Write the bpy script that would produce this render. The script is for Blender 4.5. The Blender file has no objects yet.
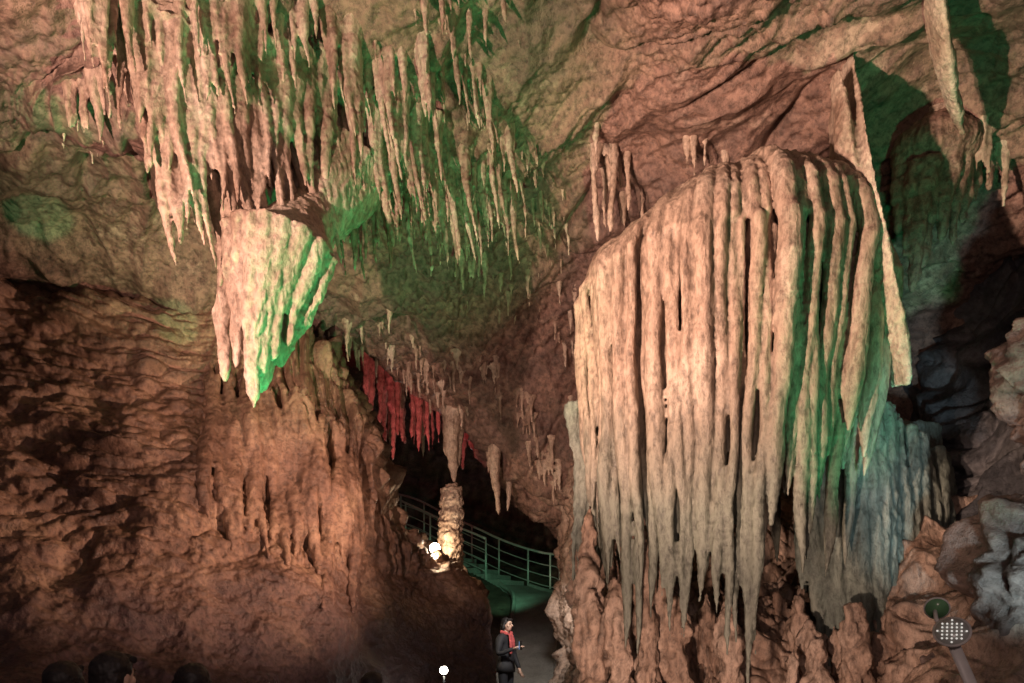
import bpy, math, random, time
import numpy as np
from mathutils import Vector, Matrix
T0=time.time()
random.seed(7); rng=np.random.default_rng(7)
F=682.7; EYE=1.7; HOR=618.0
def W(px,py,Y):
    return np.array([(px-512.0)/F*Y, Y, EYE+(HOR-py)/F*Y])

# ------------------------------------------------------------ noise
GR=np.array([[1,1,0],[-1,1,0],[1,-1,0],[-1,-1,0],[1,0,1],[-1,0,1],[1,0,-1],[-1,0,-1],
             [0,1,1],[0,-1,1],[0,1,-1],[0,-1,-1],[1,1,0],[-1,1,0],[0,-1,1],[0,-1,-1]],float)
def perlin(P,seed=0):
    P=np.asarray(P,float); i=np.floor(P).astype(np.int64); f=P-i
    u=f*f*f*(f*(f*6-15)+10)
    def g(a,b,c):
        h=((i[:,0]+a)*73856093)^((i[:,1]+b)*19349663)^((i[:,2]+c)*83492791)^(seed*2654435761)
        h=(h^(h>>13))&0xffffffff; h=(h*1274126177)&0xffffffff; h=h^(h>>16)
        v=GR[h&15]
        return v[:,0]*(f[:,0]-a)+v[:,1]*(f[:,1]-b)+v[:,2]*(f[:,2]-c)
    def L(a,b,t): return a+(b-a)*t
    x,y,z=u[:,0],u[:,1],u[:,2]
    return L(L(L(g(0,0,0),g(1,0,0),x),L(g(0,1,0),g(1,1,0),x),y),
             L(L(g(0,0,1),g(1,0,1),x),L(g(0,1,1),g(1,1,1),x),y),z)
def fbm(P,o=4,seed=0,g=.5):
    r=0;a=1
    for k in range(o):
        r=r+a*perlin(P*(2.03**k)+k*7.1,seed+k); a*=g
    return r
def ridge(P,o=3,seed=0):
    r=0;a=1
    for k in range(o):
        n=1-np.abs(perlin(P*(2.1**k)+k*3.7,seed+k))*2
        r=r+a*n*np.abs(n); a*=.5
    return r
def billow(P,o=2,seed=0):
    r=0;a=1
    for k in range(o):
        r=r+a*(np.abs(perlin(P*(2.1**k)+k*3.7,seed+k))*2-.4); a*=.5
    return r
def crack(P,w=.05,seed=0):
    return np.exp(-(perlin(P,seed)/w)**2)
def warp(P,s,a,seed=50):
    return P+a*np.stack([perlin(P*s,seed),perlin(P*s,seed+1),perlin(P*s,seed+2)],1)
def sstep(a,b,x):
    t=np.clip((x-a)/(b-a),0,1); return t*t*(3-2*t)

# ------------------------------------------------------------ mesh helpers
COL=bpy.context.scene.collection
def mkobj(name,V,Fc,mat,smooth=True,parent=None):
    me=bpy.data.meshes.new(name)
    me.from_pydata(V if isinstance(V,list) else V.tolist(),[],Fc if isinstance(Fc,list) else Fc.tolist())
    me.update()
    if smooth: me.polygons.foreach_set('use_smooth',[True]*len(me.polygons))
    ob=bpy.data.objects.new(name,me); COL.objects.link(ob)
    for m in (mat if isinstance(mat,(list,tuple)) else [mat]): me.materials.append(m)
    if parent: ob.parent=parent
    return ob
def gridmesh(name,G,mat,smooth=True):
    nr,nc=G.shape[:2]
    me=bpy.data.meshes.new(name); n=nr*nc
    me.vertices.add(n); me.vertices.foreach_set('co',G.reshape(-1).astype(np.float32))
    a=(np.arange(nr-1)[:,None]*nc+np.arange(nc-1)[None]).reshape(-1)
    q=np.stack([a,a+1,a+nc+1,a+nc],1).astype(np.int32)
    me.loops.add(len(q)*4); me.loops.foreach_set('vertex_index',q.reshape(-1))
    me.polygons.add(len(q)); me.polygons.foreach_set('loop_start',(np.arange(len(q))*4).astype(np.int32))
    me.polygons.foreach_set('loop_total',np.full(len(q),4,np.int32))
    me.polygons.foreach_set('use_smooth',np.ones(len(q),bool))
    me.update(calc_edges=True); me.validate()
    ob=bpy.data.objects.new(name,me); COL.objects.link(ob); me.materials.append(mat)
    return ob
def cr(c,n):
    K=len(c); t=np.linspace(0,K-1,n); i=np.clip(t.astype(int),0,K-2); f=(t-i).reshape((-1,)+(1,)*(c.ndim-1))
    p0=c[np.clip(i-1,0,K-1)];p1=c[i];p2=c[i+1];p3=c[np.clip(i+2,0,K-1)]
    return .5*((2*p1)+(-p0+p2)*f+(2*p0-5*p1+4*p2-p3)*f*f+(-p0+3*p1-3*p2+p3)*f**3)
def normals(G):
    du=np.gradient(G,axis=0); dv=np.gradient(G,axis=1)
    n=np.cross(du,dv); return n/(np.linalg.norm(n,axis=2,keepdims=True)+1e-9)
def patch(name,ctrl,nr,nc,disp,mat,sgn=1):
    G=cr(np.asarray(ctrl,float),nr); G=cr(G.transpose(1,0,2),nc).transpose(1,0,2)
    N=normals(G)*sgn
    P=G.reshape(-1,3)
    d=disp(P)
    if isinstance(d,tuple):
        G=(P+N.reshape(-1,3)*d[0][:,None]+d[1]).reshape(G.shape)
    else: G=(P+N.reshape(-1,3)*d[:,None]).reshape(G.shape)
    return gridmesh(name,G,mat),G

class B:
    def __init__(s): s.V=[];s.F=[];s.M=[]
    def tube(s,path,rx,ry=None,n=10,m=0,tw=0.0):
        path=np.asarray(path,float);K=len(path)
        rx=np.broadcast_to(np.asarray(rx,float),(K,)); ry=rx if ry is None else np.broadcast_to(np.asarray(ry,float),(K,))
        T=np.gradient(path,axis=0); T/=np.linalg.norm(T,axis=1,keepdims=True)+1e-9
        o=len(s.V); mean=T.mean(0); ref=np.array([1.,0,0]) if abs(mean[0])<.8*np.linalg.norm(mean)+1e-9 else np.array([0,1.,0])
        for k in range(K):
            a=ref-T[k]*np.dot(ref,T[k]); a/=np.linalg.norm(a)+1e-9; b=np.cross(T[k],a)
            for j in range(n):
                t=2*math.pi*j/n+tw
                s.V.append((path[k]+a*math.cos(t)*rx[k]+b*math.sin(t)*ry[k]).tolist())
        for k in range(K-1):
            for j in range(n):
                j2=(j+1)%n
                s.F.append((o+k*n+j,o+k*n+j2,o+(k+1)*n+j2,o+(k+1)*n+j)); s.M.append(m)
        s.F.append(tuple(o+j for j in range(n))[::-1]); s.M.append(m)
        s.F.append(tuple(o+(K-1)*n+j for j in range(n))); s.M.append(m)
    def ell(s,c,r,n=16,k=10,m=0,rot=None):
        c=np.asarray(c,float); o=len(s.V)
        for i in range(k+1):
            th=math.pi*(i+.02 if i==0 else (i-.02 if i==k else i))/k
            for j in range(n):
                ph=2*math.pi*j/n
                v=np.array([math.sin(th)*math.cos(ph)*r[0],math.sin(th)*math.sin(ph)*r[1],math.cos(th)*r[2]])
                if rot is not None: v=np.array(rot@Vector(v))
                s.V.append((c+v).tolist())
        for i in range(k):
            for j in range(n):
                j2=(j+1)%n
                s.F.append((o+i*n+j,o+(i+1)*n+j,o+(i+1)*n+j2,o+i*n+j2)); s.M.append(m)
        s.F.append(tuple(o+j for j in range(n))); s.M.append(m)
        s.F.append(tuple(o+k*n+j for j in range(n))[::-1]); s.M.append(m)
    def box(s,c,h,m=0,rz=0):
        o=len(s.V);ca,sa=math.cos(rz),math.sin(rz)
        for z in(-1,1):
            for x,y in((-1,-1),(1,-1),(1,1),(-1,1)):
                X=x*h[0];Y=y*h[1]
                s.V.append([c[0]+X*ca-Y*sa,c[1]+X*sa+Y*ca,c[2]+z*h[2]])
        for f in((0,3,2,1),(4,5,6,7),(0,1,5,4),(1,2,6,5),(2,3,7,6),(3,0,4,7)):
            s.F.append(tuple(o+i for i in f)); s.M.append(m)
    def obj(s,name,mat,smooth=True,parent=None):
        ob=mkobj(name,s.V,s.F,mat,smooth,parent)
        ob.data.polygons.foreach_set('material_index',s.M)
        return ob
def fuse(name,b,voxel,mat,disp=None,smooth=2):
    ob=b.obj(name,mat)
    m=ob.modifiers.new('r','REMESH'); m.mode='VOXEL'; m.voxel_size=voxel
    if smooth:
        s=ob.modifiers.new('s','SMOOTH'); s.iterations=smooth; s.factor=.5
    dg=bpy.context.evaluated_depsgraph_get(); nm=bpy.data.meshes.new_from_object(ob.evaluated_get(dg))
    ob.modifiers.clear(); ob.data=nm
    if len(nm.materials)==0: nm.materials.append(mat)
    n=len(nm.vertices); co=np.empty(n*3); nm.vertices.foreach_get('co',co); co=co.reshape(-1,3)
    no=np.empty(n*3); nm.vertices.foreach_get('normal',no); no=no.reshape(-1,3)
    if disp is not None:
        co=co+no*disp(co)[:,None]; nm.vertices.foreach_set('co',co.reshape(-1))
    nm.polygons.foreach_set('use_smooth',np.ones(len(nm.polygons),bool)); nm.update()
    print(name,n,round(time.time()-T0,1))
    return ob

# ------------------------------------------------------------ materials
def rock(name,stops,scale=1.0,bump=.5,rough=(.36,.66),stretch=(1,1,1),spec=.5,speck=.35,patchc=None,zmix=None,cav=True):
    m=bpy.data.materials.new(name); m.use_nodes=True; nt=m.node_tree; N=nt.nodes; Lk=nt.links
    bs=N['Principled BSDF']; tc=N.new('ShaderNodeTexCoord')
    mp=N.new('ShaderNodeMapping'); mp.inputs['Scale'].default_value=stretch; Lk.new(tc.outputs['Object'],mp.inputs[0])
    def noise(s,d=4,r=.6,dist=0):
        n=N.new('ShaderNodeTexNoise'); n.inputs['Scale'].default_value=s*scale; n.inputs['Detail'].default_value=d
        n.inputs['Roughness'].default_value=r; n.inputs['Distortion'].default_value=dist
        Lk.new(mp.outputs[0],n.inputs['Vector']); return n
    def mix(t,f,a,b):
        x=N.new('ShaderNodeMix'); x.data_type='RGBA'; x.blend_type=t
        for sock,v in((0,f),(6,a),(7,b)):
            if hasattr(v,'is_output'): Lk.new(v,x.inputs[sock])
            else: x.inputs[sock].default_value=v
        return x.outputs[2]
    def ramp(src,st):
        r=N.new('ShaderNodeValToRGB'); e=r.color_ramp.elements
        while len(e)<len(st): e.new(.5)
        for k,(p,c) in enumerate(st):
            e[k].position=p; e[k].color=(c[0],c[1],c[2],1) if not isinstance(c,float) else (c,c,c,1)
        Lk.new(src,r.inputs[0]); return r.outputs[0]
    n1=noise(1.3,5,.68)
    k=len(stops); base=ramp(n1.outputs[0],[(.36+.28*i/(k-1),stops[i]) for i in range(k)])
    if patchc:
        n3=noise(.5,4,.65); f=ramp(n3.outputs[0],[(.49,0.),(.56,.9)])
        base=mix('MIX',f,base,(*patchc,1))
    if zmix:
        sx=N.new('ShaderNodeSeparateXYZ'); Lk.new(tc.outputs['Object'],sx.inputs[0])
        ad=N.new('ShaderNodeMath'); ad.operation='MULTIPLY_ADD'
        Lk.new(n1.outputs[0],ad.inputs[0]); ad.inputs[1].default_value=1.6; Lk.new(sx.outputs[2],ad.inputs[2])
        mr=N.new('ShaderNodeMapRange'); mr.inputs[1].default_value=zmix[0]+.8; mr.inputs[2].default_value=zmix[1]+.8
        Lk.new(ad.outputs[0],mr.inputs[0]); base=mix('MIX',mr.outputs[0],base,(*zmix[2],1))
    n2=noise(14,4,.8); base=mix('MULTIPLY',min(1,speck*2),base,ramp(n2.outputs[0],[(.34,.25),(.56,1.)]))
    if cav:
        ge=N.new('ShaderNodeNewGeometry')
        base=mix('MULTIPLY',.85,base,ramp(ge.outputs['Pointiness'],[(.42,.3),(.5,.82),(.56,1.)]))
    Lk.new(base,bs.inputs['Base Color'])
    mr=N.new('ShaderNodeMapRange'); mr.inputs[1].default_value=.35; mr.inputs[2].default_value=.65
    mr.inputs[3].default_value=rough[0]; mr.inputs[4].default_value=rough[1]; Lk.new(n2.outputs[0],mr.inputs[0]); Lk.new(mr.outputs[0],bs.inputs['Roughness'])
    bs.inputs['Specular IOR Level'].default_value=spec
    b1=N.new('ShaderNodeBump'); b1.inputs['Strength'].default_value=bump; b1.inputs['Distance'].default_value=.09
    nb=noise(7,6,.75); Lk.new(nb.outputs[0],b1.inputs['Height'])
    Lk.new(b1.outputs[0],bs.inputs['Normal'])
    return m
def plain(name,c,rough=.6,metal=0,emit=None,es=0,var=.15,scale=12):
    m=bpy.data.materials.new(name); m.use_nodes=True; nt=m.node_tree; bs=nt.nodes['Principled BSDF']
    n=nt.nodes.new('ShaderNodeTexNoise'); n.inputs['Scale'].default_value=scale; n.inputs['Detail'].default_value=3
    r=nt.nodes.new('ShaderNodeValToRGB'); e=r.color_ramp.elements
    e[0].position=.3;e[1].position=.7; e[0].color=(*[x*(1-var) for x in c],1); e[1].color=(*[min(1,x*(1+var)) for x in c],1)
    tc=nt.nodes.new('ShaderNodeTexCoord'); nt.links.new(tc.outputs['Object'],n.inputs['Vector'])
    nt.links.new(n.outputs[0],r.inputs[0]); nt.links.new(r.outputs[0],bs.inputs['Base Color'])
    bs.inputs['Roughness'].default_value=rough; bs.inputs['Metallic'].default_value=metal
    if emit: bs.inputs['Emission Color'].default_value=(*emit,1); bs.inputs['Emission Strength'].default_value=es
    return m
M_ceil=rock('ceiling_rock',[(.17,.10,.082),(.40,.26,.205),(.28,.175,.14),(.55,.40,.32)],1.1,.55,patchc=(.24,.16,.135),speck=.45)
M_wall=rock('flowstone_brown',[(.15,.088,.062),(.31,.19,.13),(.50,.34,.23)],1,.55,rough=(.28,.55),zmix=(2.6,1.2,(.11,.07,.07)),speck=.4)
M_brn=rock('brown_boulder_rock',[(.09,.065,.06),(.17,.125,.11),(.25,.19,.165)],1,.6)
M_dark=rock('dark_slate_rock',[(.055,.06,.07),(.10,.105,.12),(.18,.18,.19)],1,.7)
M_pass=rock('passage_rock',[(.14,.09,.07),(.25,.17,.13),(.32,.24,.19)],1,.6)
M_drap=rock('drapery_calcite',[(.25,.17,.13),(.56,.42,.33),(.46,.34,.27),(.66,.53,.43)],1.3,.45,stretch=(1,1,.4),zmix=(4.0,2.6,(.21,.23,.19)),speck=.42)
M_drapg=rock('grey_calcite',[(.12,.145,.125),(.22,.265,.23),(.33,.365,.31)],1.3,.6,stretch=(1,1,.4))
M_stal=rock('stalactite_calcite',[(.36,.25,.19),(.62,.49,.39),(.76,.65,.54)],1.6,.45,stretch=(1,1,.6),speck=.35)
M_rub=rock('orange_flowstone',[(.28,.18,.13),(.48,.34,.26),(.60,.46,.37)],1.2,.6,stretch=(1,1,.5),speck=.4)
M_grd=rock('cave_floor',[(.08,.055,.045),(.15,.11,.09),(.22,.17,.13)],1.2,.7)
M_conc=rock('concrete',[(.34,.33,.31),(.42,.41,.39),(.48,.47,.45)],2,.2,cav=False,speck=.25)
M_steel=plain('brushed_steel',(.75,.75,.72),.45,.3,var=.1)

# ------------------------------------------------------------ ceiling
pxs=[-300,0,130,250,350,450,540,620,700,850,1024,1300]
rows=[
 ([-420]*12,[2.4,2.6,2.7,2.8,2.9,3.0,3.0,3.0,3.0,2.9,2.7,2.5]),
 ([-180]*12,[3.4,3.7,3.9,4.0,4.2,4.4,4.4,4.4,4.3,4.1,3.8,3.6]),
 ([0]*12,[4.4,4.9,5.1,5.2,5.5,5.8,5.9,5.9,5.8,5.6,5.2,4.6]),
 ([90,90,100,100,100,100,100,100,100,100,100,100],[5.0,5.6,5.6,5.8,6.3,6.7,7.0,7.0,6.7,6.5,6.0,5.2]),
 ([160,165,180,200,200,200,200,200,200,200,200,200],[5.6,6.4,6.8,7.2,7.5,7.9,8.2,8.0,7.6,7.4,7.0,5.8]),
 ([210,220,240,260,290,310,330,340,330,330,330,330],[6.4,7.3,7.8,8.4,9.2,9.9,10.4,10.2,9.0,8.4,7.9,6.2]),
 ([240,262,280,300,335,395,490,545,520,520,520,520],[7.0,7.9,8.5,9.2,10.2,11.3,12.2,12.3,9.9,8.9,8.0,6.4]),
]
C=[[W(pxs[j],r[0][j],r[1][j]) for j in range(12)] for r in rows]
last=np.array(C[-1])
C.append(last+np.array([0,2.6,.7])); C.append(last+np.array([0,7,2.4])); C.append(last+np.array([0,14,3.5]))
C=np.array(C)
bumps=[(W(215,95,5.6),.5,.28),(W(420,150,7.2),.7,.35),(W(470,240,8.6),.9,.3),(W(150,70,5.3),.45,.22),(W(880,110,6.3),.6,-.2)]
RD=np.array([[.78,.62,.0],[-.62,.78,.1],[.0,-.1,1.]])
def dceil(P):
    A=P@RD.T*np.array([1.5,.55,1.0])                # bedding direction, features run diagonally
    Q=warp(P,.5,.6)
    d=.42*fbm(P*.42,2,3)+.16*ridge(warp(A,.5,.7)*.5,3,11)
    d-=.12*crack(warp(A,.8,.6)*.42,.03,31)*sstep(-.2,.2,perlin(P*.6,35))
    m=np.zeros(len(P)); off=np.zeros((len(P),3))
    for c,r,a in bumps:
        g=np.exp(-((P-c)**2).sum(1)/(2*r*r)); m+=g*(a>0); off[:,2]-=a*g; off[:,1]-=.35*a*g
    m=np.clip(m,0,1)
    rgh=sstep(-.05,.35,perlin(P*.5,77))
    low=sstep(8.0,9.5,P[:,1]); rgh=np.maximum(rgh,low*.9)
    d+=.07*fbm(P*1.5,4,21,.58)+(.014+.024*rgh)*fbm(P*6,4,61,.6)+rgh*.05*ridge(warp(A,1.6,.4)*2.2,4,71)
    d+=.035*fbm(A*3.1,3,97)
    d+=m*.07*billow(P*np.array([5,5,1.6]),2,81)
    return d,off
ceil,CG=patch('cave_ceiling',C,760,920,dceil,M_ceil,sgn=1)
CP=CG.reshape(-1,3); CP=CP[CP[:,1]>2.5]
CPX=512+CP[:,0]/CP[:,1]*F; CPY=HOR-(CP[:,2]-EYE)/CP[:,1]*F
print('ceil',round(time.time()-T0,1))
sel=(CPX>-60)&(CPX<1100)&(CPY>-60)&(CPY<560); CP=CP[sel];CPX=CPX[sel];CPY=CPY[sel]
def root(px,py):
    d=(CPX-px)**2+(CPY-py)**2
    idx=np.where(d<max(d.min()*4,16))[0]
    return CP[idx[np.argmin(CP[idx,1])]].copy()

# ------------------------------------------------------------ stalactites
def stal(b,p,L,r,lean=(0,0),up=.15,n=9,ry=None):
    K=max(6,int(L/.06)); s=np.linspace(0,1,K)
    w=random.random()*9
    path=np.zeros((K,3)); path[:,0]=p[0]+lean[0]*s*L+.02*np.sin(s*7+w)*L; path[:,1]=p[1]+lean[1]*s*L+.02*np.cos(s*6+w)*L
    path[:,2]=p[2]+up-s*(L+up)
    rad=r*(1.2*np.exp(-s*7)+ (1-s)**.8*.8+.16)*(1+.09*np.sin(s*L*28+w)+.06*np.sin(s*L*61+w*2)); rad[-1]*=.35
    b.tube(path,rad,None if ry is None else rad*ry,n)
sb=B()
lines=[
 ([(95,-5),(125,30),(160,62),(190,95)],19,(.4,.9),.050),
 ([(140,5),(175,30),(215,45),(260,40),(310,30)],20,(.3,.7),.045),
 ([(145,60),(185,85),(225,95),(270,100),(330,110)],27,(.6,1.2),.060),
 ([(160,85),(190,105),(230,115),(275,115),(330,125)],27,(.8,1.45),.064),
 ([(185,125),(230,135),(280,140),(340,150)],14,(.5,.8),.055),
 ([(330,40),(350,70),(385,100),(410,140),(440,160)],20,(.4,.9),.045),
 ([(350,130),(385,165),(420,180),(460,190),(500,170)],24,(.4,.9),.044),
 ([(400,60),(430,85),(470,90),(490,120),(510,160)],16,(.3,.7),.038),
 ([(400,200),(440,215),(480,205),(515,185)],22,(.4,.95),.042),
 ([(345,195),(370,200),(390,190)],12,(.5,1.0),.05),
 ([(70,118),(90,105),(118,95)],8,(.15,.35),.04),
 ([(430,10),(460,30),(500,20)],8,(.15,.4),.035),
 ([(530,190),(545,235),(540,260)],7,(.2,.45),.035),
]
for pts,n,(l0,l1),r in lines:
    pts=np.array(pts,float)
    for k in range(n):
        t=(k+random.uniform(-.35,.35))/(n-1)*(len(pts)-1); t=min(max(t,0),len(pts)-1.001); i=int(t)
        q=pts[i]+(pts[i+1]-pts[i])*(t-i)+np.array([random.gauss(0,4),random.gauss(0,9)])
        p=root(*q)-[0,.10,0]; L=random.uniform(l0,l1)
        stal(sb,p,L,r*random.uniform(.65,1.45),(.14+random.uniform(-.05,.05),random.uniform(-.12,-.02)),.3,ry=random.uniform(.9,1.4))
        if random.random()<.75:
            a_=np.array([random.gauss(0,.05),random.gauss(0,.05),.02]); stal(sb,p+a_,L*random.uniform(.4,.8),r*random.uniform(.6,.9),(.14,-.04),.25)
        for _ in range(2):
            q2=q+np.array([random.gauss(0,14),random.gauss(0,16)]); p2=root(*q2)
            stal(sb,p2,L*random.uniform(.15,.4),r*random.uniform(.4,.65),(.1,0))
fuse('stalactite_cluster',sb,.0132,M_stal,lambda P:.010*fbm(P*7,3,5)+.005*billow(P*22,2,8),1)

sc=B()
for (x0,y0,x1,y1,n,l0,l1,r) in [(585,150,640,185,9,.3,.8,.05),(925,130,1000,150,16,.25,.6,.05),(300,335,450,400,34,.12,.5,.045),
        (470,280,560,330,12,.08,.3,.03),(480,350,560,490,34,.08,.4,.04),(690,140,720,160,3,.2,.35,.04),(380,340,470,400,26,.10,.42,.042),(530,140,570,250,10,.08,.3,.03),(565,260,580,420,10,.1,.4,.035),(440,250,520,280,12,.2,.5,.045)]:
    for k in range(n):
        t=(k+random.random())/n; p=root(x0+(x1-x0)*t+random.gauss(0,7),y0+(y1-y0)*t+random.gauss(0,14))
        stal(sc,p,random.uniform(l0,l1),r*random.uniform(.6,1.3),(0.02,0))
for px,py,Y,L,r in [(453,405,12.,1.35,.24),(460,405,12.1,1.1,.15),(446,405,12,.9,.14),(497,430,12,1.5,.14),(508,440,12.2,1.3,.12),(488,430,12.4,.8,.1),(492,430,12.1,1.1,.1)]:
    stal(sc,W(px,py,Y),L,r,(0,0),.6,12)
fuse('stalactite_group',sc,.018,M_stal,lambda P:.015*fbm(P*6,3,5)+.008*billow(P*18,2,8),1)

# ------------------------------------------------------------ hanging rocks
def clump(name,c,er,neck,items,Y0,vox,mat,dx=.1):
    hb=B(); hb.ell(c,er); hb.tube([c,c+np.array([.1,.4,.5]),c+np.array([.15,.8,1.1])],neck,None,12)
    for px,py0,ty,tpx,r,dy in items:
        a=W(px,py0,Y0)+[0,dy,0]; e=W(tpx,ty,Y0)+[0,dy*.5,0]; s=np.linspace(0,1,24)[:,None]
        path=a+(e-a)*s; path[:,0]+=.015*np.sin(s[:,0]*8+px)
        rad=r*((1-s[:,0])**.6*.85+.2)*(1+.08*np.sin(s[:,0]*16+px)+.05*np.sin(s[:,0]*37+px)); rad[-1]*=.4
        hb.tube(path,rad,None,12)
    fuse(name,hb,vox,mat,lambda P:.022*fbm(P*np.array([3,3,1.5]),3,15)+.012*billow(P*np.array([14,14,6]),3,18),1)
clump('hanging_flowstone_rock',W(284,252,5.5),(.40,.32,.20),[.3,.25,.5],[(237,250,345,229,.075,-.12),(233,258,385,228,.07,-.18),(247,246,375,245,.075,-.32),(259,243,340,253,.07,-.38),(270,242,410,258,.08,-.38),(282,241,415,261,.085,-.37),
     (295,242,385,268,.08,-.33),(308,244,368,275,.085,-.25),(320,248,350,288,.09,-.12),(330,255,322,306,.07,.02),(312,262,350,288,.13,.08),(290,262,365,276,.16,.05),(270,260,385,262,.15,.0),(250,262,355,245,.12,.0),(276,270,395,262,.14,-.15),(252,270,360,248,.10,-.15),(228,262,330,226,.05,-.08)],5.5,.0125,M_stal)
clump('hanging_flowstone_rock',W(938,150,6.7),(.45,.35,.28),[.3,.3,.5],[(900,160,235,897,.08,0),(908,170,262,902,.08,-.12),(918,170,295,906,.10,-.15),(930,165,270,918,.10,-.1),(942,160,245,934,.08,-.2),(955,160,250,946,.07,-.15),(965,155,225,962,.08,-.05),(978,150,200,978,.07,.05),(990,140,185,994,.07,.1),(925,160,250,915,.14,.15)],6.7,.016,M_ceil)

# ------------------------------------------------------------ great drapery
db=B(); cx,cy,ax,ay=2.10,6.6,1.40,1.12
def zr(x): return float(np.interp(x,[.6,1.3,2.1,2.9,3.5],[4.80,4.95,5.0,5.0,4.65]))
def hh(x): return float(np.interp(x,[.6,1.1,1.6,2.2,2.9,3.5],[.2,.45,.68,.85,.85,.4]))
tipx=[575,590,605,620,640,655,670,690,712,735,757,775,788,800,812,830,848,862,880]
tipy=[530,560,580,655,640,585,635,645,600,685,710,655,485,520,570,555,445,435,455]
def flute(b,ph,sc=1.0,tip=None,r=.09,zoff=0,s0=.15):
    X=cx+ax*sc*math.cos(ph); Yr=cy+ay*sc*math.sin(ph)
    px=512+X/Yr*F
    if tip is None:
        ty=np.interp(px,tipx,tipy)+random.uniform(-46,26); tip=EYE+(HOR-ty)/F*Yr
        if math.sin(ph)>-.1: tip=max(tip,2.6+random.uniform(-.4,.8))
    w=random.random()*20; pts=[];rr=[]
    for rho in np.linspace(s0,1,16):
        x=cx+ax*sc*rho*math.cos(ph); y=cy+ay*sc*rho*math.sin(ph)
        z=zr(x)+hh(x)*math.sqrt(max(0,1-rho**2.4))+zoff
        pts.append((x,y,z-r*.3)); rr.append(r*(.45+.5*rho))
    z0=pts[-1][2]; n=max(12,int((z0-tip)/.06))
    for k in range(1,n+1):
        s=k/n; z=z0+(tip-z0)*s; q=1-.07*s
        x=cx+(X-cx)*q+.020*math.sin(z*1.9+w)+.009*math.sin(z*6+w*3)-.10*s*max(0,(px-640)/240); y=cy+(Yr-cy)*q+.04*math.sin(z*1.3+w*2)
        pts.append((x,y,z)); e=1.0 if s<.76 else max(.12,1-((s-.76)/.24)**1.8)
        rr.append(r*(1.0+.10*math.sin(z*3.1+w)+.05*math.sin(z*9+w*2)-.2*s)*e)
    b.tube(pts,rr,None,12)
angs=[];a_=0
while a_<2*math.pi-.05:
    wd=random.choice([.038,.045,.05,.055,.065,.075,.088]); angs.append((a_+wd/1.25,wd)); a_+=wd*2*.84/1.25
print('flutes',len(angs))
for ph,wd in angs:
    flute(db,ph,random.uniform(.95,1.045)+(wd-.065)*.6,None,wd)
for k in range(60):
    ph=2*math.pi*(k+random.uniform(-.3,.3))/60
    flute(db,ph,.895,random.uniform(1.9,3.3),random.uniform(.04,.07),-.06)
zs=[3.1,3.4,3.9,4.6,4.95]; cp=[(cx,cy,z) for z in zs]; rx=[.5,.9,1.08,1.17,1.17]; ry=[.4,.7,.84,.93,.93]
db.tube(cp,rx,ry,28)
for i in range(12):
    X=cx+(i-5.5)*.20
    db.ell((X,cy,zr(X)),(.30,ay*.87*math.sqrt(max(.1,1-((X-cx)/ax)**2)),max(.1,hh(X)*.93)))
db.tube([(2.2,7.0,4.9),(2.4,7.8,5.5),(2.5,8.8,6.0)],[.8,.8,1.1],None,16)
def ddrap(P):
    dome=sstep(5.0,5.5,P[:,2])
    return .014*fbm(P*np.array([3,3,1.2]),3,5)+.006*billow(P*np.array([16,16,6]),3,8)+(1-dome)*.005*ridge(warp(P,2,.1)*np.array([4,4,16]),2,14)*sstep(-.2,.3,perlin(P*1.1,9))+dome*.014*ridge(P*6,3,33)
fuse('flowstone_drapery',db,.0145,M_drap,ddrap,1)

fb=B()
def blade(b,L,dep=.3):
    L=np.array(L,float); l=cr(L,36)
    pts=[W((q[0]+q[1])/2,q[2],q[3]) for q in l]; rx=[max(.015,(q[1]-q[0])/2/F*q[3]) for q in l]
    b.tube(pts,rx,[dep*(.45+.55*math.sin(math.pi*min(1,k/35+.15))) for k in range(36)],16)
blade(fb,[(838,845,60,6.4),(839,847,110,6.2),(845,858,170,6.0),(860,873,240,5.9),(876,890,300,5.85),(890,904,345,5.85),(898,903,385,5.9)],dep=.30)
blade(fb,[(832,838,75,6.0),(838,852,140,5.9),(848,862,200,5.85),(858,866,260,5.8)],dep=.12)
blade(fb,[(928,938,-30,5.2),(934,947,50,5.6),(946,958,100,5.9),(958,964,130,6.1)],dep=.25)
for px,py,Y,L,r in [(596,140,7.4,1.1,.08),(612,150,7.4,.9,.07),(628,160,7.5,.6,.06),(604,120,7.4,.4,.12),(694,145,7,.35,.06)]:
    stal(fb,W(px,py,Y),L,r,(0,0),.4,10)
fuse('curtain_fin',fb,.014,M_stal,lambda P:.025*fbm(P*2.5,3,25)+.008*billow(P*14,2,8),2)

gb=B()
for k in range(36):
    t=(k+random.uniform(-.3,.3))/35; px=797+150*t; Yf=6.7-.35*math.sin(math.pi*t)+(.22 if k%2 else 0)+.3*t
    ty=np.interp(px,[797,815,840,870,890,905,925,945],[590,650,690,680,750,670,580,545])+random.uniform(-22,22)
    t0=np.interp(px,[797,860,900,947],[400,390,430,470])
    a=W(px,t0,Yf); a[2]+=.1; e=W(px-3,ty,Yf); n=30; s=np.linspace(0,1,n)
    path=a[None]+(e-a)[None]*s[:,None]; path[:,0]+=.025*np.sin(s*6+k); path[:,1]-=.2*np.sin(s*math.pi*.6)
    r=random.uniform(.04,.085); rad=r*np.sqrt(np.clip(1-s**6*.95,0.02,1))*(.8+.3*np.sin(math.pi*s**.6)); gb.tube(path,rad,None,9)
gb.tube([W(830,400,7.2),W(850,470,7.1),W(860,520,7.2)],[.45,.5,.3],[.3,.3,.2],14)
gb.tube([W(900,430,7.4),W(905,500,7.3),W(905,560,7.4)],[.4,.4,.2],[.3,.3,.2],14)
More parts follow.
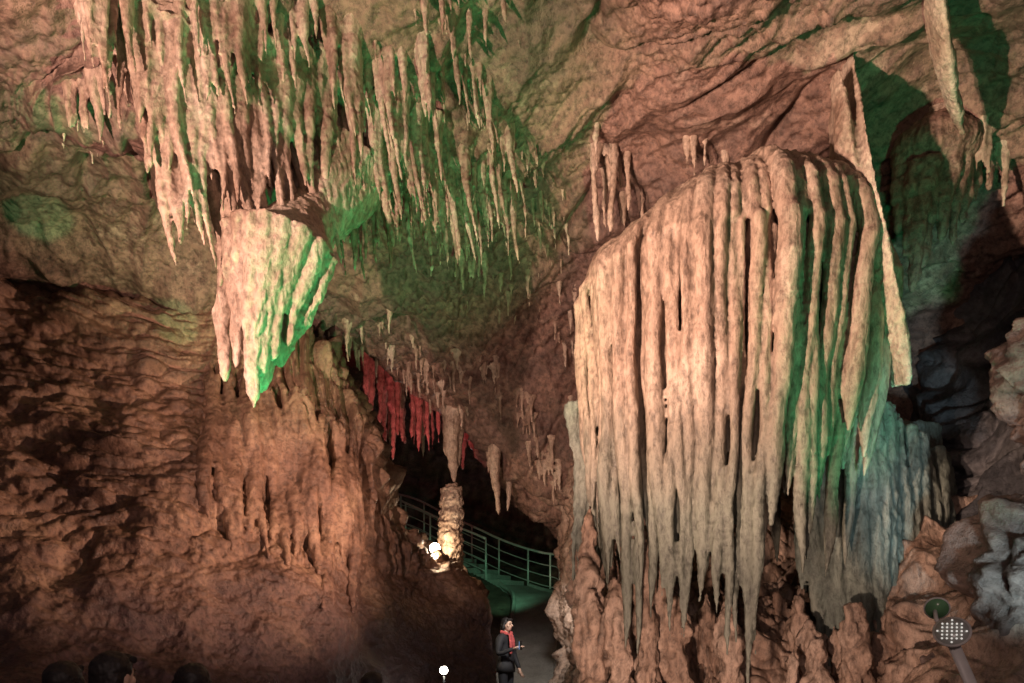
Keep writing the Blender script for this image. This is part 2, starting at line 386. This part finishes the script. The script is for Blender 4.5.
for k in range(12):
    px=576+2.8*k; Yf=7.1+.1*(k%3); a=W(px,450,Yf); L=random.uniform(1.2,2.0)
    stal(gb,a,L,.055,(0,0),.5)
fuse('grey_flowstone_drapery',gb,.017,M_drapg,lambda P:.02*fbm(P*3,3,5)+.014*billow(P*np.array([10,10,5]),3,8),1)

# ------------------------------------------------------------ left flowstone wall
wp=[-420,-200,-50,60,170,260,330,368,398,446,490]
top=[225,240,268,285,300,325,372,440,530,572,612]
Yt=[7.0,7.4,7.9,8.1,8.5,8.9,9.2,9.5,9.8,10.2,10.6]
Yb=[2.6,3.1,3.7,4.3,4.9,5.6,6.3,7.0,7.7,8.7,9.7]
C=[]
tp=[W(wp[j],top[j],Yt[j]) for j in range(11)]
C.append([p+np.array([-.6,3.2,-.2]) for p in tp]); C.append([p+np.array([-.2,1.2,.15]) for p in tp]); C.append(tp)
for t in (.14,.3,.46,.62,.8,1.0):
    row=[]
    for j in range(11):
        py=top[j]+(790-top[j])*t; k=t**1.5; row.append(W(wp[j]+ (0 if j<8 else -8*t),py,Yt[j]+(Yb[j]-Yt[j])*k))
    C.append(row)
C.append([np.array([p[0]*.92,p[1]-.7,-.4]) for p in C[-1]])
def dwall(P):
    up=sstep(1.8,2.9,P[:,2]+.5*perlin(P*.8,99)); Q=warp(P,.8,.35)
    px=512+P[:,0]/np.maximum(P[:,1],1)*F
    fl=sstep(180,250,px)*sstep(2.3,3.1,P[:,2]+.5*perlin(P*1.1,98))
    d=.34*fbm(P*.45,3,103)+.06*fbm(P*1.7,4,110)+.016*fbm(P*8,4,115,.6)
    sc=.12*billow(Q*np.array([1.3,1.3,3.2]),2,120)+.045*billow(Q*np.array([3,3,7]),2,125)
    V=warp(P,.9,.16)
    fv=.26*billow(V*np.array([3.0,3.0,.42]),2,130)+.09*billow(V*np.array([8,8,1.3]),2,135)
    low=.05*ridge(Q*np.array([1.1,1.1,1.4]),4,140)
    return d+up*(1-fl)*sc+fl*fv+(1-up)*low
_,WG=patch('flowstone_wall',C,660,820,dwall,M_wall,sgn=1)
WP=WG[200:].reshape(-1,3); WPX=512+WP[:,0]/WP[:,1]*F; WPY=HOR-(WP[:,2]-EYE)/WP[:,1]*F
def wroot(px,py):
    d=(WPX-px)**2+(WPY-py)**2; idx=np.where(d<max(d.min()*4,16))[0]; return WP[idx[np.argmin(WP[idx,1])]].copy()
wf=B()
for k in range(38):
    t=(k+random.random())/38; px=205+155*t; y0=np.interp(px,[205,300,365],[372,392,462])+random.uniform(-8,18); y1=y0+random.uniform(80,175)
    n=20; pts=np.array([wroot(px+random.gauss(0,.6)+4*math.sin(i*.3+k),y0+(y1-y0)*i/(n-1)) for i in range(n)])
    for _ in range(8): pts[1:-1]=pts[:-2]*.25+pts[1:-1]*.5+pts[2:]*.25
    s=np.linspace(0,1,n); r=random.uniform(.05,.10); rad=r*(np.sin(math.pi*np.clip(s*.9+.05,0,1))**.6)*(1+.10*np.sin(s*15+k)); wf.tube(pts,rad,None,10)
fuse('flowstone_ribs',wf,.02,M_wall,lambda P:.02*fbm(P*4,3,5)+.010*billow(P*np.array([12,12,4]),3,8),2)

# ------------------------------------------------------------ right walls
C=[]
for py,Ys in [(430,[13,11.8,10.6,9.6,8.9,8.6,7.6,6.4]),(500,[13,11.6,10.2,9.2,8.5,8.0,7.0,6.0]),(560,[13,11.2,9.2,8.3,7.9,7.4,6.2,5.4]),(620,[13,10.8,8.2,7.4,7.1,6.6,5.6,5.0]),(690,[13,10.6,7.8,6.9,6.5,6.1,5.0,4.4]),(790,[13,10.4,7.4,6.4,6.0,5.5,4.4,3.8])]:
    C.append([W(px,py,y) for px,y in zip([568,574,592,660,740,840,980,1250],Ys)])
C.append([np.array([p[0],p[1]-.4,-.4]) for p in C[-1]])
def drw(P):
    Q=warp(P,1,.35); px=512+P[:,0]/np.maximum(P[:,1],1)*F; dr=1-sstep(860,930,px)
    return .3*fbm(P*.6,3,203)+dr*.14*billow(Q*np.array([3.6,3.6,.8]),3,210)+dr*.05*billow(Q*np.array([10,10,2.6]),2,212)+(1-dr*.6)*.14*ridge(Q*1.1,3,215)+.03*fbm(P*7,3,219)
patch('cave_wall',C,480,640,drw,M_rub,sgn=1)
C=[]
for py,Ys in [(130,[8.6,7.8,7.2,6.2]),(200,[9.0,8.2,7.3,6.2]),(280,[9.2,8.2,7.2,6.1]),(360,[9.0,7.9,6.9,5.9]),(440,[8.7,7.4,6.5,5.6]),(520,[8.4,7.2,6.2,5.3]),(640,[8,6.9,5.9,5])]:
    C.append([W(px,py,y) for px,y in zip([860,930,1030,1300],Ys)])
def ddk(P):
    Q=warp(P,.6,.5); s=perlin(Q*.9,391)*4; st=np.floor(s)+sstep(.4,.6,s-np.floor(s))
    return .3*fbm(P*.6,3,303)+.2*ridge(Q*.7,2,310)+.12*(st-s)+.05*fbm(P*4,4,315)-.2-.12*crack(Q*.9+5,.05,320)
patch('dark_rock_wall',C,340,340,ddk,M_dark,sgn=1)
def boulder(name,c,r,mat,amp=.25,fr=1.2,seed=0):
    b=B(); b.ell(c,r,32,24)
    def d(P):
        Q=warp(P,fr,.25)
        return min(r)*(amp*1.8*fbm(P*fr,4,seed,.55)+amp*.5*ridge(Q*fr*1.0,3,seed+4)-.12*crack(Q*fr*1.2,.06,seed+6)+.12*fbm(P*6,4,seed+8,.6))
    return fuse(name,b,min(r)*.035,mat,d,1)
boulder('boulder',W(1095,390,5.6),(.5,.5,.95),M_brn,.4,1.3,400)
boulder('boulder',W(1075,590,5.2),(.6,.5,.6),M_brn,.4,1.2,410)
boulder('boulder',W(985,665,5.6),(.5,.5,.35),M_brn,.4,1.6,420)
rb=B()
for k in range(75):
    px=random.uniform(586,900); Y=random.uniform(6.2,7.8)-.0012*(px-588); h=random.uniform(.5,1.5); x=(px-512)/F*Y
    if px<660: h+=.8
    n=20; s=np.linspace(0,1,n); w=random.random()*9
    path=np.stack([x+.05*np.sin(s*4+w),Y+.04*np.cos(s*4+w),s*(h+.5)],1)
    r=random.uniform(.05,.13); rad=r*(1.35-.65*s)*(1+.14*np.sin(s*17+w)+.1*np.sin(s*41+w)); rad[-1]*=.35;rad[-2]*=.75; rb.tube(path,rad,None,11)
fuse('stalagmite_group',rb,.022,M_rub,lambda P:.05*fbm(P*3,3,25)+.045*billow(P*np.array([11,11,4]),3,8),1)

cb=B(); n=44; s=np.linspace(0,1,n); a=W(450,600,12.0); e=W(451,484,12.0)
path=a[None]+(e-a)[None]*s[:,None]; cb.tube(path,.235*(1.12-.35*s)*(1+.05*np.sin(s*52+2*np.sin(s*9)))*np.where(s>.96,.55,1),None,16)
fuse('stalagmite_column',cb,.02,M_stal,lambda P:.04*fbm(P*4,3,2)+.03*billow(P*10,3,8),1)

# ------------------------------------------------------------ ground, path, stairs, passage
PATH=np.array([(.0,-4,0),(.05,4,0),(.1,9,0),(.12,11,0.02),(.25,13,.45),(.45,15,1.2),(.62,17.6,2.2),(.2,19.0,2.55),(-1.2,20.0,3.25),(-2.6,21.0,4.0),(-4.1,22.1,4.75),(-6.5,23.3,5.1)],float)
PL=cr(PATH,160)
ctl=np.array([(-1.1,12,2.2),(-2.6,12.3,2.6),(-4.5,12,3),(-1.9,15,1.9),(-3,17.5,2.6),(-1,17,1.9),(-6,20,4.2),(2.4,13,1),(3.2,18,2.6),(3,8,.0),(5,6,.2),(-3,4,0),(0,0,0),(-5,0,0),(5,0,0),(2,22,3.6),(-3,26,5),(4,26,4),(-12,10,2),(12,10,1),(-15,-8,0),(15,-8,0),(-12,25,5),(12,25,4),(0,7,0),(2.,10,.1),(-1.2,9,.3),(-1.2,10.3,1.5)],float)
gx=np.concatenate([np.linspace(-60,-8,20),np.linspace(-7.8,7.8,240),np.linspace(8,60,20)]); gy=np.concatenate([np.linspace(-60,-5,14),np.linspace(-4.8,28,420),np.linspace(28.5,60,14)])
GX,GY=np.meshgrid(gx,gy); P2=np.stack([GX.ravel(),GY.ravel()],1)
allc=np.vstack([ctl,PATH]); num=0;den=0
for c in allc:
    w=1/(((P2-c[:2])**2).sum(1)+.05)**1.6; num=num+w*c[2]; den=den+w
h=num/den
dm=np.full(len(P2),1e9); hz=np.zeros(len(P2))
for c in PL:
    d=((P2-c[:2])**2).sum(1); k=d<dm; dm[k]=d[k]; hz[k]=c[2]
dm=np.sqrt(dm); P3=np.stack([P2[:,0],P2[:,1],h],1)
h=h+sstep(.8,2.0,dm)*(.22*fbm(P3*.9,4,501)+.10*billow(P3*2.2,3,505))+.015*fbm(P3*6,2,509)
k=1-sstep(.72,1.6,dm); h=h*(1-k)+(hz-.10)*k
gridmesh('ground',np.stack([GX,GY,h.reshape(GX.shape)],2),M_grd)
def ribbon(name,L,wd,th,mat):
    T=np.gradient(L,axis=0); nn=np.stack([T[:,1],-T[:,0]],1); nn/=np.linalg.norm(nn,axis=1,keepdims=True)
    l=L.copy();r=L.copy(); l[:,:2]-=nn*wd/2; r[:,:2]+=nn*wd/2
    l2=l.copy();r2=r.copy(); l2[:,2]-=th; r2[:,2]-=th; n=len(L)
    V=np.vstack([l,r,r2,l2]); Fc=[]
    for i in range(n-1):
        for a,b_ in((0,1),(1,2),(2,3),(3,0)): Fc.append((a*n+i,b_*n+i,b_*n+i+1,a*n+i+1))
    return mkobj(name,V,Fc,mat,False),l,r
walk,wl,wr=ribbon('walkway',PL[:104],1.15,.12,M_conc)
kb=B()
for e_ in (wl,wr):
    kb.tube(e_+[0,0,.02],.06,.07,6)
kb.obj('kerb',M_conc,False)
stb=B(); seg=PL[104:]; tot=np.concatenate([[0],np.cumsum(np.linalg.norm(np.diff(seg[:,:2],axis=0),axis=1))])
ns=18
for i in range(ns):
    t=tot[-1]*(i+.5)/ns; q=[np.interp(t,tot,seg[:,j]) for j in range(3)]; q2=[np.interp(t+.1,tot,seg[:,j]) for j in range(3)]
    stb.box((q[0],q[1],q[2]-.12),(tot[-1]/ns/2*.97,.62,.13),0,math.atan2(q2[1]-q[1],q2[0]-q[0]))
stb.obj('stairs',M_conc,False)
def off(L,d):
    T=np.gradient(L,axis=0); nn=np.stack([T[:,1],-T[:,0]],1); nn/=np.linalg.norm(nn,axis=1,keepdims=True); o=L.copy(); o[:,:2]+=nn*d; return o
R=off(PL,.62)[70:]; R2=off(PL,-.62)[108:]
rbm=B()
for Rr in (R,R2):
    for hgt,rad in((1.05,.035),(.72,.016),(.42,.016),(.14,.016)): rbm.tube(Rr+[0,0,hgt],rad,None,8)
    dd=np.concatenate([[0],np.cumsum(np.linalg.norm(np.diff(Rr,axis=0),axis=1))])
    for t in np.arange(0,dd[-1],1.1):
        q=np.array([np.interp(t,dd,Rr[:,j]) for j in range(3)]); rbm.tube([q-[0,0,.1],q+[0,0,1.05]],.028,None,8)
rbm.obj('handrail',M_steel)
pl=[(-9,9.5),(-8,14),(-8.5,20),(-7,26),(-2,28.5),(3,27),(5,22),(3.2,17.5),(2.4,14),(3.2,10.8)]
C=[[np.array([x*(1+.0*z),y,z]) for x,y in pl] for z in (-1,1.5,4,6.5,9,11)]
def dp(P): Q=warp(P,.6,.6); return .7*fbm(P*.35,3,603)+.35*billow(Q*np.array([1,1,.6]),3,610)+.08*fbm(P*4,3,615)
patch('passage_wall',C,220,520,dp,M_pass,sgn=-1)
pb=B()
for px,py,Y,L,r in [(372,385,14,1.1,.16),(380,390,14.3,1.0,.13),(392,395,14.2,1.4,.15),(402,398,14.5,1.0,.14),(412,400,14,.9,.12),(424,405,15,.7,.1),(432,410,15,.9,.1),(385,400,15.5,1.5,.15),(443,410,16,.7,.1),(365,380,13.6,.9,.13),
     (418,400,13.6,1.1,.15),(428,402,13.8,1.0,.13),(438,405,14,.8,.12),(397,390,13.6,1.0,.12)]+[(random.uniform(365,560),random.uniform(395,430),random.uniform(15,22),random.uniform(.4,1.6),random.uniform(.08,.2)) for _ in range(30)]:
    stal(pb,W(px,py,Y),L,r,(0,0),1.8,10)
fuse('passage_stalactites',pb,.035,M_stal,lambda P:.03*fbm(P*4,3,2)+.02*billow(P*9,2,8),1)

# ------------------------------------------------------------ people
M_skin=plain('skin',(.55,.36,.27),.5); M_hair=plain('hair_black',(.012,.010,.010),.6,scale=60,var=.5)
M_jk=plain('black_jacket',(.018,.018,.022),.75); M_tr=plain('dark_trousers',(.02,.022,.03),.8); M_shoe=plain('shoe',(.03,.03,.03),.5)
M_scarf=plain('red_scarf',(.45,.08,.08),.8); M_eye=plain('eye',(.05,.03,.02),.2); M_lip=plain('lips',(.4,.14,.12),.5)
M_phs=plain('phone_screen',(.1,.2,.5),.2,emit=(.35,.55,1.0),es=3); M_phb=plain('phone_body',(.02,.02,.02),.3)
def skin_body(J,E,Rd,name,mats,matfn,parent):
    me=bpy.data.meshes.new(name); me.from_pydata(J,E,[]); ob=bpy.data.objects.new(name,me); COL.objects.link(ob)
    m=ob.modifiers.new('k','SKIN'); m.use_smooth_shade=True
    for i,r in enumerate(Rd): me.skin_vertices[0].data[i].radius=r if isinstance(r,tuple) else (r,r)
    me.skin_vertices[0].data[0].use_root=True
    s=ob.modifiers.new('s','SUBSURF'); s.levels=2; s.render_levels=2
    dg=bpy.context.evaluated_depsgraph_get(); nm=bpy.data.meshes.new_from_object(ob.evaluated_get(dg))
    ob.modifiers.clear(); ob.data=nm; nm.materials.clear()
    for x in mats: nm.materials.append(x)
    for p in nm.polygons: p.material_index=matfn(p.center); p.use_smooth=True
    ob.parent=parent; return ob
def person(loc,rz,hgt=1.65,jacket=M_jk,pose='stand',scarf=False,phone=False,longhair=True):
    root_=bpy.data.objects.new('person',None); COL.objects.link(root_)
    k=hgt/1.70
    if pose=='phone':
        elR=(.25,.02,1.12);wrR=(.14,.27,1.22); elL=(-.26,-.02,1.10);wrL=(-.25,.10,.86)
    elif pose=='up':
        elR=(.27,.15,1.22);wrR=(.17,.33,1.42); elL=(-.27,.15,1.2);wrL=(-.12,.34,1.40)
    else:
        elR=(.26,-.03,1.10);wrR=(.27,.06,.85); elL=(-.26,-.03,1.10);wrL=(-.27,.06,.85)
    J=[(0,0,.95),(0,0,1.10),(0,-.01,1.28),(0,-.01,1.40),(0,0,1.47),(0,.012,1.54),
       (.16,-.01,1.385),elR,wrR,(-.16,-.01,1.385),elL,wrL,
       (.09,0,.90),(.10,.03,.50),(.10,-.01,.10),(.11,.05,.045),(.12,.15,.035),(-.09,0,.90),(-.11,.0,.50),(-.12,-.05,.10),(-.13,.0,.045),(-.14,.10,.035)]
    E=[(0,1),(1,2),(2,3),(3,4),(4,5),(3,6),(6,7),(7,8),(3,9),(9,10),(10,11),(0,12),(12,13),(13,14),(14,15),(15,16),(0,17),(17,18),(18,19),(19,20),(20,21)]
    Rd=[(.15,.11),(.145,.105),(.16,.11),(.12,.09),(.055,.055),(.05,.05),(.075,.075),(.052,.052),(.034,.034),(.075,.075),(.052,.052),(.034,.034),
        (.095,.095),(.065,.065),(.045,.045),(.045,.04),(.04,.03),(.095,.095),(.065,.065),(.045,.045),(.045,.04),(.04,.03)]
    def mf(c):
        if c[2]>1.465 and abs(c[0])<.08: return 3
        if c[2]<.12: return 2
        if c[2]<.90 and abs(c[0])<.22: return 1
        return 0
    skin_body(J,E,Rd,'body',[jacket,M_tr,M_shoe,M_skin],mf,root_)
    jb=B(); jb.tube([(0,0,.82),(0,0,.90),(0,0,1.0)],[.185,.185,.165],[.145,.14,.12],18); jb.tube([(0,0,1.42),(0,0,1.47)],[.085,.075],[.075,.068],14)
    jb.obj('jacket_hem',jacket,True,root_)
    hb=B(); hc=np.array([0,.025,1.60])
    hb.ell(hc+[0,-.005,.015],(.074,.092,.092),24,18); hb.ell(hc+[0,.022,-.045],(.056,.064,.066),20,14)
    hb.tube([hc+[0,.088,.012],hc+[0,.108,-.022],hc+[0,.085,-.032]],[.009,.016,.012],None,8)
    for sx in(-1,1):
        hb.ell(hc+[sx*.075,-.005,-.01],(.010,.020,.032),10,8); hb.ell(hc+[sx*.04,.058,-.025],(.024,.022,.02),10,8)
    fo=fuse('head',hb,.006,M_skin,None,4); fo.parent=root_
    fb_=B()
    for sx in(-1,1):
        fb_.ell(hc+[sx*.029,.083,.004],(.012,.008,.007),10,8,0); fb_.tube([hc+[sx*.014,.091,.024],hc+[sx*.03,.088,.028],hc+[sx*.046,.078,.023]],.0035,None,6,0)
    fb_.tube([hc+[-.022,.080,-.058],hc+[0,.088,-.057],hc+[.022,.080,-.058]],[.003,.006,.003],None,8,1)
    fb_.obj('face_features',[M_eye,M_lip],True,root_)
    ha=B(); ha.ell(hc+[0,-.022,.034],(.086,.094,.090),24,16); ha.ell(hc+[0,-.045,-.01],(.082,.068,.09),20,14)
    ha.tube([hc+[-.06,.055,.075],hc+[0,.07,.085],hc+[.06,.055,.075]],.022,None,10)
    if longhair:
        for sx in(-1,1): ha.tube([hc+[sx*.07,-.01,.03],hc+[sx*.08,-.015,-.05],hc+[sx*.075,-.03,-.13]],[.025,.028,.02],None,10)
        ha.ell(hc+[0,-.06,-.09],(.085,.045,.11),16,12)
    fh=fuse('hair',ha,.007,M_hair,lambda P:.004*fbm(P*60,2,3)+.006*fbm(P*18,2,7),1); fh.parent=root_
    hn=B()
    for wr,el,sx in((wrR,elR,1),(wrL,elL,-1)):
        wr=np.array(wr);d=wr-np.array(el); d/=np.linalg.norm(d); side=np.cross(d,[0,0,1.]) if abs(d[2])<.8 else np.array([0,1.,0]); side/=np.linalg.norm(side); nn=np.cross(side,d)
        hn.tube([wr-d*.02,wr+d*.03,wr+d*.08,wr+d*.095],[.026,.034,.038,.03],[.02,.018,.016,.01],10)
        for q in range(4):
            o=wr+d*.085+side*(q-1.5)*.018; l=[.062,.075,.07,.052][q]
            hn.tube([o,o+d*l*.45,o+d*l*.8-nn*sx*.015,o+d*l-nn*sx*.032],[.009,.0085,.008,.006],None,8)
        o=wr+d*.03-side*.028; hn.tube([o,o-side*.025+d*.03,o-side*.03+d*.06],[.012,.010,.007],None,8)
    hn.obj('hands',M_skin,True,root_)
    if scarf:
        s_=B(); s_.tube([(.07,.06,1.46),(0,.09,1.43),(-.07,.06,1.46),(-.09,-.02,1.48),(0,-.08,1.49),(.09,-.02,1.48),(.07,.06,1.46)],.035,None,10)
        s_.tube([(.03,.10,1.44),(.04,.135,1.3),(.045,.135,1.12)],[.03,.04,.035],[.018,.016,.014],10); s_.tube([(-.03,.10,1.44),(-.03,.135,1.32),(-.04,.135,1.2)],[.03,.038,.035],[.018,.016,.014],10)
        so=fuse('scarf',s_,.01,M_scarf,lambda P:.004*fbm(P*30,2,3),1); so.parent=root_
    if phone:
        pw=np.array(wrR); pd=B(); c=pw+[-.02,.11,.05]
        pd.box(c,(.036,.004,.072),0); pd.box(c+[0,-.0065,0],(.032,.002,.066),1)
        pd.obj('phone',[M_phb,M_phs],False,root_)
    root_.scale=(k,k,k); root_.location=loc; root_.rotation_euler=(0,0,rz)
    return root_
person((-.10,11,.03),math.radians(-125),1.66,M_jk,'phone',True,True)
for px,ptop,Y,rz,lh in [(62,660,3.0,10,True),(110,650,2.9,-15,False),(192,662,3.1,25,True),(372,671,4.2,0,False)]:
    ztop=EYE+(HOR-ptop)/F*Y; hg=ztop/1.727*1.70+.0
    person(((px-512)/F*Y,Y,0),math.radians(rz),hg,M_jk,'up' if px==372 else 'stand',False,px==372,lh)

# ------------------------------------------------------------ floodlights
M_wht=plain('painted_white_metal',(.6,.6,.58),.4); M_led=plain('led_dot',(.9,.9,.9),.3,emit=(1,.98,.9),es=.5); M_face=plain('lamp_face',(.35,.38,.36),.3,var=.1); M_grn=plain('green_lens',(.12,.28,.14),.25)
fl=bpy.data.objects.new('floodlight',None); COL.objects.link(fl)
def disc(c,r,face,tilt,rz,dots=True,th=.03):
    M=Matrix.Rotation(rz,3,'Z')@Matrix.Rotation(tilt,3,'X')
    def T(v): return np.array(M@Vector(v))+c
    b=B(); b.tube([T((0,th,0)),T((0,.004,0))],[r*.85,r],None,32,0); b.tube([T((0,.004,0)),T((0,-.006,0))],[r*1.0,r*1.02],None,32,0)
    b.tube([T((0,-.004,0)),T((0,-.0085,0))],[r*.9,r*.9],None,32,1)
    b.obj('lamp_head',[M_wht,face],True,fl)
    if dots:
        d=B()
        for i in range(-3,4):
            for j in range(-3,4):
                if i*i+j*j<=9: d.ell(T((i*r*.25,-.010,j*r*.25)),(r*.06,)*3,8,6)
        d.obj('led_array',M_led,True,fl)
c1=W(952,632,3.1); disc(c1,.075,M_face,math.radians(-28),math.radians(-35))
c2=W(937,608,3.3); disc(c2,.055,M_grn,math.radians(20),math.radians(-30),False,.02)
p=B(); e1=W(978,700,3.15); p.tube([c1+[.01,.03,-.02],e1,np.array([e1[0]+.02,e1[1],-.02])],[.028,.03,.03],[.014,.015,.015],12)
p.tube([c2+[0,.02,0],(c1+c2)/2+[0,.06,0],c1+[.02,.04,-.05]],.01,None,8); p.box((e1[0]+.02,e1[1],.01),(.1,.1,.015))
p.obj('post',M_wht,True,fl)
M_bulb=plain('lit_lamp_glass',(1,1,1),.3,emit=(1,.92,.75),es=60); M_bk=plain('lamp_housing',(.03,.03,.03),.5)
def groundlamp(loc,bulb,r=.05):
    e=bpy.data.objects.new('spot_lamp',None); COL.objects.link(e); loc=np.array(loc)
    b=B(); b.tube([loc+[0,0,-.25],loc+[0,0,-.06]],.015,None,8); b.ell(loc+[0,.03,0],(r*1.2,r*1.2,r*1.1),14,10); b.obj('housing',M_bk,True,e)
    b=B(); b.ell(loc+[0,-.03,.01],(r,r*.7,r),14,10); b.obj('bulb',bulb,True,e)
groundlamp(W(435,549,10.6),M_bulb,.08); groundlamp(W(444,671,8.6),M_bulb,.05)
M_ex=plain('green_sign_face',(.05,.5,.2),.4,emit=(.1,1,.4),es=5)
x=B(); q=W(561,608,13.6); x.box(q,(.035,.03,.16),0); x.box(q+[0,-.035,.03],(.028,.004,.11),1); x.box(q-[0,0,.7],(.02,.02,.6),0); x.obj('guide_light',[M_bk,M_ex],False)

# ------------------------------------------------------------ lights
def light(kind,name,loc,tgt,col,en,size=.15,ang=60,blend=.6):
    l=bpy.data.lights.new(name,kind); l.color=col; l.energy=en; l.shadow_soft_size=size
    if kind=='SPOT': l.spot_size=math.radians(ang); l.spot_blend=blend
    o=bpy.data.objects.new(name,l); COL.objects.link(o); o.location=loc
    if tgt is not None: o.rotation_euler=(Vector(tgt)-Vector(loc)).to_track_quat('-Z','Y').to_euler()
    return o
light('SPOT','warm_spot',(-2.3,1.9,2.5),(2.3,6.0,4.8),(1,.64,.46),2300,.06,54)
light('SPOT','pink_spot',(-3.2,1.6,2.7),(-.9,6.6,5.8),(1,.60,.46),1800,.05,80)
light('SPOT','pink_spot',(-.4,5.6,.5),(-.5,9.0,6.0),(1,.60,.46),300,.06,56,.9)  # warm fill added to soften the green shadow area on the ceiling
light('SPOT','green_spot',(.2,4.7,.5),(-1.6,6.7,5.8),(.04,1,.27),720,.05,60)
light('SPOT','green_spot',(3.0,3.4,.6),(3.2,7.0,6.3),(.06,1,.38),360,.08,42)
light('SPOT','green_spot',(-1.0,3.2,.6),W(42,85,5.6),(.05,1,.3),800,.03,5,.4)
light('SPOT','green_spot',(-1.0,3.2,.6),W(40,215,7.3),(.05,1,.35),1000,.03,5,.4)
light('SPOT','green_spot',(-1.0,3.2,.6),W(178,325,8.3),(.05,1,.35),1000,.03,4,.5)
light('SPOT','rose_spot',(.8,6.6,2.6),(-3.6,7.8,3.3),(1,.58,.41),1000,.08,76,.9)  # unseen floating light added to bring out the left wall's relief
light('SPOT','violet_fill',(-1.2,4.6,.4),(-2.9,5.6,1.6),(.80,.46,.56),38,.2,120,1)  # dim light added to lift the bottom of the left wall
light('SPOT','rose_spot',(.2,2.8,.6),(2.3,7,1.5),(1,.66,.50),520,.08,60)
light('POINT','added_fill',(.5,-.6,2.6),None,(1,.70,.62),110,.2)  # fill added near the camera to lift shadows, no lamp stands here
light('SPOT','grey_fill',(3.1,3.0,1.4),(4.6,7.4,3.8),(.66,.92,.98),320,.12,46)  # cool light added so the dark rock wall does not go black
light('POINT','lamp_glow',W(435,555,10.35),None,(1,.78,.5),60,.06)
light('POINT','lamp_glow',W(441,545,11.5),None,(1,.72,.45),22,.06)
light('POINT','lamp_glow',W(445,664,8.4),None,(.9,.9,1),2,.05)
light('SPOT','red_spot',(-2.2,11.6,3.6),(-2.1,14.4,5.9),(1,.14,.16),230,.1,90)
light('SPOT','white_spot',(-1.6,16.6,3.6),(-1.9,14.6,6),(1,.75,.65),90,.1,80)
light('SPOT','green_spot',(.3,15.2,2.6),(-1.9,21,4.2),(.32,1,.55),100,.1,90)
light('SPOT','walk_fill',(.5,9.6,2.5),(.2,12.2,.6),(1,.93,.85),150,.1,62)  # light without a fixture, added to show the person and walkway
w=bpy.data.worlds.new('World'); bpy.context.scene.world=w; w.use_nodes=True
bg=w.node_tree.nodes['Background']; bg.inputs[0].default_value=(.72,.52,.56,1); bg.inputs[1].default_value=.06
sc_=bpy.context.scene; sc_.view_settings.view_transform='Standard'; sc_.view_settings.look='None'; sc_.view_settings.exposure=0
cam=bpy.data.cameras.new('camera'); co=bpy.data.objects.new('camera',cam); COL.objects.link(co)
co.location=(0,0,EYE); co.rotation_euler=(math.radians(90),0,0); cam.lens=24; cam.sensor_width=36; cam.shift_y=(HOR-341.5)/1024; cam.clip_end=300; cam.clip_start=.05
sc_.camera=co
print('done',time.time()-T0)
